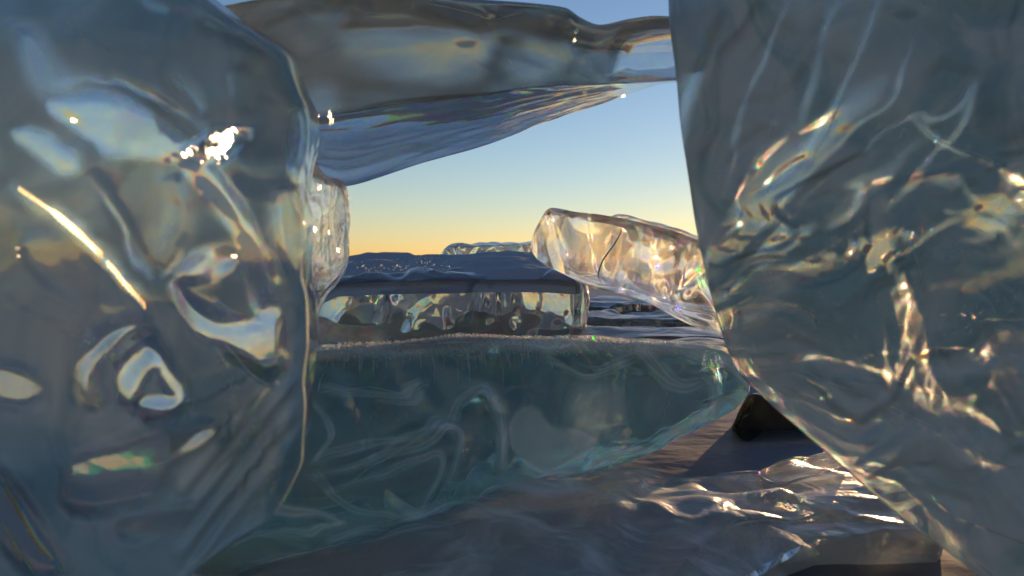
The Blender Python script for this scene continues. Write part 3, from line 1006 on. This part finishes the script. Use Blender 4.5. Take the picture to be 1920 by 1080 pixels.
# ------------------------------------------------------------------ small parts: snow crust, frost rim, bubble trails, cracks
def solid_mat(name, color, rough=0.6, trans=0.3, bump=0.5, scale=40):
    m, t = new_mat(name)
    L = t.links.new
    nz = N(t, 'ShaderNodeTexNoise'); nz.inputs['Scale'].default_value = scale; nz.inputs['Detail'].default_value = 5
    bp = N(t, 'ShaderNodeBump'); bp.inputs['Strength'].default_value = bump; bp.inputs['Distance'].default_value = 0.01
    L(nz.outputs[0], bp.inputs['Height'])
    b = N(t, 'ShaderNodeBsdfPrincipled'); b.inputs['Base Color'].default_value = (*color, 1); b.inputs['Roughness'].default_value = rough
    L(bp.outputs[0], b.inputs['Normal'])
    tl = N(t, 'ShaderNodeBsdfTranslucent'); tl.inputs['Color'].default_value = (*color, 1)
    mx = N(t, 'ShaderNodeMixShader'); mx.inputs[0].default_value = trans
    L(b.outputs[0], mx.inputs[1]); L(tl.outputs[0], mx.inputs[2])
    o = N(t, 'ShaderNodeOutputMaterial'); L(mx.outputs[0], o.inputs['Surface'])
    return m


M['snow'] = solid_mat('old_snow', (0.40, 0.39, 0.43), 0.7, 0.15, 0.8, 12)
M['frost'] = solid_mat('hoar_frost', (0.8, 0.8, 0.8), 0.35, 0.45, 0.3, 200)
M['trail'] = solid_mat('bubble_white', (0.75, 0.78, 0.78), 0.3, 0.5, 0.0, 50)
M['crack'] = solid_mat('crack_dark', (0.05, 0.045, 0.04), 0.4, 0.0, 0.0, 50)


def snow_crust():
    nx, ny = 120, 50
    u, v = np.meshgrid(np.linspace(0, 1, nx), np.linspace(0, 1, ny), indexing='ij')
    x = 560 + 520 * u
    a = P(x, mt(x), 5.2 + 0 * x); b = P(x, curve([(500, 494), (640, 490), (830, 484), (1000, 480), (1090, 486)])(x), 7.4 + 0 * x)
    p = a + (b - a) * v[..., None]
    e = np.minimum(np.minimum(u, 1 - u) * 8, np.minimum(v, 1 - v) * 6)
    lump = 0.05 * smooth(e, 0, 1) + 0.05 * fbm(p.reshape(-1, 3) * np.array([1.6, 2.2, 1]), 4, 105).reshape(nx, ny) * smooth(e, 0, 0.6) - 0.015 * (1 - smooth(e, 0, 0.3))
    p[..., 2] += lump
    lowp = p.copy(); lowp[..., 2] -= 0.09
    vv = np.concatenate([p.reshape(-1, 3), lowp.reshape(-1, 3)])
    idx = np.arange(nx * ny).reshape(nx, ny)
    g = np.stack([idx[:-1, :-1], idx[1:, :-1], idx[1:, 1:], idx[:-1, 1:]], -1).reshape(-1, 4)
    q = [g, g[:, ::-1] + nx * ny]
    for s_ in (idx[0], idx[-1], idx[:, 0], idx[:, -1]):
        q.append(np.stack([s_[:-1], s_[1:], s_[1:] + nx * ny, s_[:-1] + nx * ny], -1))
    o = link('snow_crust', mesh('snow_crust', vv, np.concatenate(q)), M['snow'], mid)


snow_crust()


def tube(pts, rad, k=5):
    pts = np.asarray(pts, float)
    n = len(pts)
    tg = np.gradient(pts, axis=0); tg /= np.linalg.norm(tg, axis=1, keepdims=True) + 1e-12
    a = np.cross(tg, np.array([0.3, 1, 0.2])); a /= np.linalg.norm(a, axis=1, keepdims=True) + 1e-12
    b = np.cross(tg, a)
    th = np.arange(k) * 2 * np.pi / k
    r = np.asarray(rad) * np.sin(np.linspace(0.08, np.pi - 0.08, n)) ** 0.5
    v = pts[:, None] + r[:, None, None] * (np.cos(th)[None, :, None] * a[:, None] + np.sin(th)[None, :, None] * b[:, None])
    idx = np.arange(n * k).reshape(n, k)
    q = np.stack([idx[:-1], np.roll(idx[:-1], -1, 1), np.roll(idx[1:], -1, 1), idx[1:]], -1).reshape(-1, 4)
    return v.reshape(-1, 3), q


for k in range(70):
    x0 = rng.choice([rng.normal(870, 60), rng.uniform(600, 1040)])
    y0 = float(bt_(x0)) + rng.uniform(8, 24)
    ln = rng.uniform(12, 40) + (45 if rng.random() < 0.12 else 0)
    pts = [surf(base, x0 + t_ * 3 * (1 if x0 > 760 else -0.5) + 0.6 * rng.normal(), y0 + ln * t_, 0.0004) for t_ in np.linspace(0, 1, 6)]
    if any(p_ is None for p_ in pts):
        continue
    v_, q_ = tube(pts, rng.uniform(0.0004, 0.0010))
    link('bubble_trail', mesh('bubble_trail', v_, q_), M['trail'], base)


def grains(name, o, spots, rad):
    """loose frost grains frozen to the ice: far too many to count"""
    vs_, fs = [], []
    base_v = np.array([(1, 0, 0), (-1, 0, 0), (0, 1, 0), (0, -1, 0), (0, 0, 1), (0, 0, -1)], float)
    base_f = [(0, 2, 4), (2, 1, 4), (1, 3, 4), (3, 0, 4), (2, 0, 5), (1, 2, 5), (3, 1, 5), (0, 3, 5)]
    for p_ in spots:
        rot = np.linalg.qr(rng.normal(size=(3, 3)))[0]
        n0 = len(vs_)
        vs_ += [tuple(p_ + (rot @ (b_ * rng.uniform(0.5, 1.4))) * rad * rng.uniform(0.4, 1.5)) for b_ in base_v]
        fs += [tuple(i_ + n0 for i_ in f_) for f_ in base_f]
    me = bpy.data.meshes.new(name)
    me.from_pydata(vs_, [], fs); me.update()
    g = link(name, me, M['frost'], o)
    g['kind'] = 'stuff'


spots = []
for k in range(2400):
    x0 = rng.choice([rng.normal(860, 80), rng.uniform(600, 1350), rng.uniform(600, 1350)])
    up_ = rng.random() < 0.65
    p_ = surf(base, x0, float(bt_(x0)) + (rng.uniform(2, 9) if up_ else 3 + abs(rng.normal(0, 9))), 0.0005)
    if p_ is not None:
        spots.append(p_ + (np.array([0, rng.uniform(0.0, 0.02), rng.uniform(0.003, 0.009)]) if up_ else 0))
for k in range(1600):
    x0 = rng.normal(870, 75)
    p_ = surf(base, x0, float(bt_(x0)) + rng.uniform(2, 8), 0.0005)
    if p_ is not None:
        spots.append(p_ + np.array([0, rng.uniform(0.0, 0.03), rng.uniform(0.002, 0.015) * math.exp(-((x0 - 870) / 110) ** 2)]))
grains('frost_rim', base, spots, 0.0021)
spots = []
for k in range(160):
    p_ = surf(mid, rng.uniform(640, 850), rng.uniform(492, 524), 0.02)
    if p_ is not None:
        spots.append(p_ + np.array([0, 0, 0.05]))
grains('frost_grains', mid, spots, 0.009)
spots = []
for k in range(900):
    x0 = rng.uniform(1050, 1720)
    p_ = surf(low, x0, rng.uniform(868, 1075), 0.0005)
    if p_ is not None and vnoise(p_[None] * 9, 120)[0] > 0.42:
        spots.append(p_)
grains('frost_grains', low, spots, 0.0018)

pts = [surf(tilt, x_, y_, 0.004) for x_, y_ in ((1166, 428), (1162, 440), (1152, 458), (1140, 474), (1130, 488), (1124, 504), (1121, 518), (1128, 530))]
pts = [p_ for p_ in pts if p_ is not None]
v_, q_ = tube(pts, 0.005)
link('crack', mesh('crack', v_, q_), M['crack'], tilt)

# ------------------------------------------------------------------ thin floes lying about on the lake between the slabs
M['floe'] = ice_mat('ice_thin_floe', absorb=(0.4, 0.5, 0.55), density=2.0, haze=0.25, haze_col=(0.30, 0.26, 0.28), rough=0.08, gloss=0.42, veil=0.3, veil_scale=3, bump=0.6, bump_scale=5, clear=0.15)
for (x0, x1, ya, yb_, z_, label) in (
        (1075, 1420, 560, 574, 0.10, 'thin pink lit floe just below the tilted slab'),
        (1085, 1390, 584, 602, 0.09, 'thin dark floe between the middle slab and the leaning slab'),
        (1070, 1440, 612, 634, 0.10, 'gold rimmed floe directly behind the front block'),
        (1180, 1460, 640, 668, 0.09, 'small low floe at the right end of the front block')):
    lo_ = (lambda a_, sd_: (lambda t: a_ + 4 * fbm(pxyz(t / 60, 0 * t), 2, sd_)))(ya, int(ya))
    hi_ = (lambda a_, sd_: (lambda t: a_ + 4 * fbm(pxyz(t / 60, 0 * t), 2, sd_)))(yb_, int(yb_))
    fl = ice('ice_floe', 'x', x0, x1, lo_, hi_, plane_depth(z_), None, under=(0, 0.02, -z_ - 0.01), res=(120, 26, 6), round_it=2, mat=M['floe'],
             body=lambda c: 0.035 * fbm(c * np.array([1.6, 2.0, 2]), 3, 111))
    tag(fl, label, 'ice floe', 'thin floes lying on the lake behind the front block', 'thing')

# ------------------------------------------------------------------ hairline cracks in the blocks
for o_, path, rad in (
        (right, [(1700, 214), (1745, 250), (1790, 278), (1850, 300), (1915, 340)], 0.0007), (right, [(1640, 20), (1600, 120), (1560, 230), (1510, 330)], 0.0006),
        (right, [(1400, 690), (1520, 700), (1640, 745), (1760, 800), (1900, 870)], 0.0007), (right, [(1480, 60), (1450, 160), (1440, 260)], 0.0005),
        (right, [(1700, 430), (1720, 520), (1690, 600), (1705, 650)], 0.0006),
        (base, [(600, 735), (690, 728), (760, 742), (805, 726)], 0.0007), (base, [(660, 900), (740, 850), (800, 805)], 0.0006), (base, [(1220, 690), (1260, 740), (1250, 790)], 0.0006),
        (base, [(950, 770), (946, 830), (948, 890)], 0.0006), (base, [(480, 1060), (640, 1020), (820, 972)], 0.0008),
        (top, [(800, 5), (860, 22), (930, 40), (985, 30)], 0.0007), (top, [(690, 200), (760, 190), (820, 186)], 0.0006),
        (left, [(420, 640), (470, 700), (520, 720)], 0.0004), (left, [(120, 40), (200, 90), (300, 110)], 0.0004)):
    c_ = np.array(path, float)
    tt_ = np.linspace(0, len(c_) - 1, 22)
    jit = np.cumsum(rng.normal(0, 1.2, (22, 2)), 0)
    pts = [surf(o_, np.interp(t_, np.arange(len(c_)), c_[:, 0]) + jit[i_, 0], np.interp(t_, np.arange(len(c_)), c_[:, 1]) + jit[i_, 1], 0.0003) for i_, t_ in enumerate(tt_)]
    pts = [p_ for p_ in pts if p_ is not None]
    if len(pts) > 5:
        v_, q_ = tube(pts, rad)
        link('crack', mesh('crack', v_, q_), M['trail'], o_)

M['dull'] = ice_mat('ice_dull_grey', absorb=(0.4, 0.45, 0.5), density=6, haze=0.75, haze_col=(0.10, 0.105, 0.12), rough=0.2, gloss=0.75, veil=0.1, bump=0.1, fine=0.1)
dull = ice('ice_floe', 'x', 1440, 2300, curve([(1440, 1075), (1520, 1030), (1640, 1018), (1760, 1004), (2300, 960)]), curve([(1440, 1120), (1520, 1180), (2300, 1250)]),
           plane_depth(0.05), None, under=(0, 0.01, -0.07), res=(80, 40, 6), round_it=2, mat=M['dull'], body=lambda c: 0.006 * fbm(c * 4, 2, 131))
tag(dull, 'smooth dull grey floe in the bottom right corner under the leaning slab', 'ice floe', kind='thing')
for px_, py_ in ((600, 350), (618, 436), (636, 470), (592, 430)):
    glint_flake(pillar, px_, py_, rng.uniform(0.002, 0.005), 0.012, 1.4)

# ------------------------------------------------------------------ clouds of tiny bubbles frozen into the blocks
for o_, clusters in ((right, [(1600, 400, 40), (1780, 470, 30), (1430, 470, 35), (1500, 590, 40), (1340, 300, 40), (1720, 640, 50)]),
                     (left, [(480, 600, 35), (300, 480, 30), (500, 880, 50), (150, 620, 40), (440, 740, 30)]),
                     (base, [(1130, 770, 20), (700, 780, 40), (900, 840, 30), (640, 930, 40), (1250, 720, 40), (800, 880, 50)]),
                     (top, [(1000, 190, 60), (740, 240, 60), (1060, 175, 30), (640, 240, 30)])):
    spots = []
    for cx_, cy_, sp_ in clusters:
        a_ = rng.uniform(0, math.pi)
        for k in range(34):
            e1, e2 = rng.normal(0, sp_), rng.normal(0, sp_ * 0.25)
            p_ = surf(o_, cx_ + e1 * math.cos(a_) - e2 * math.sin(a_), cy_ + e1 * math.sin(a_) + e2 * math.cos(a_), 0.0002)
            if p_ is not None:
                spots.append(p_)
    grains('bubbles', o_, spots, 0.0007)
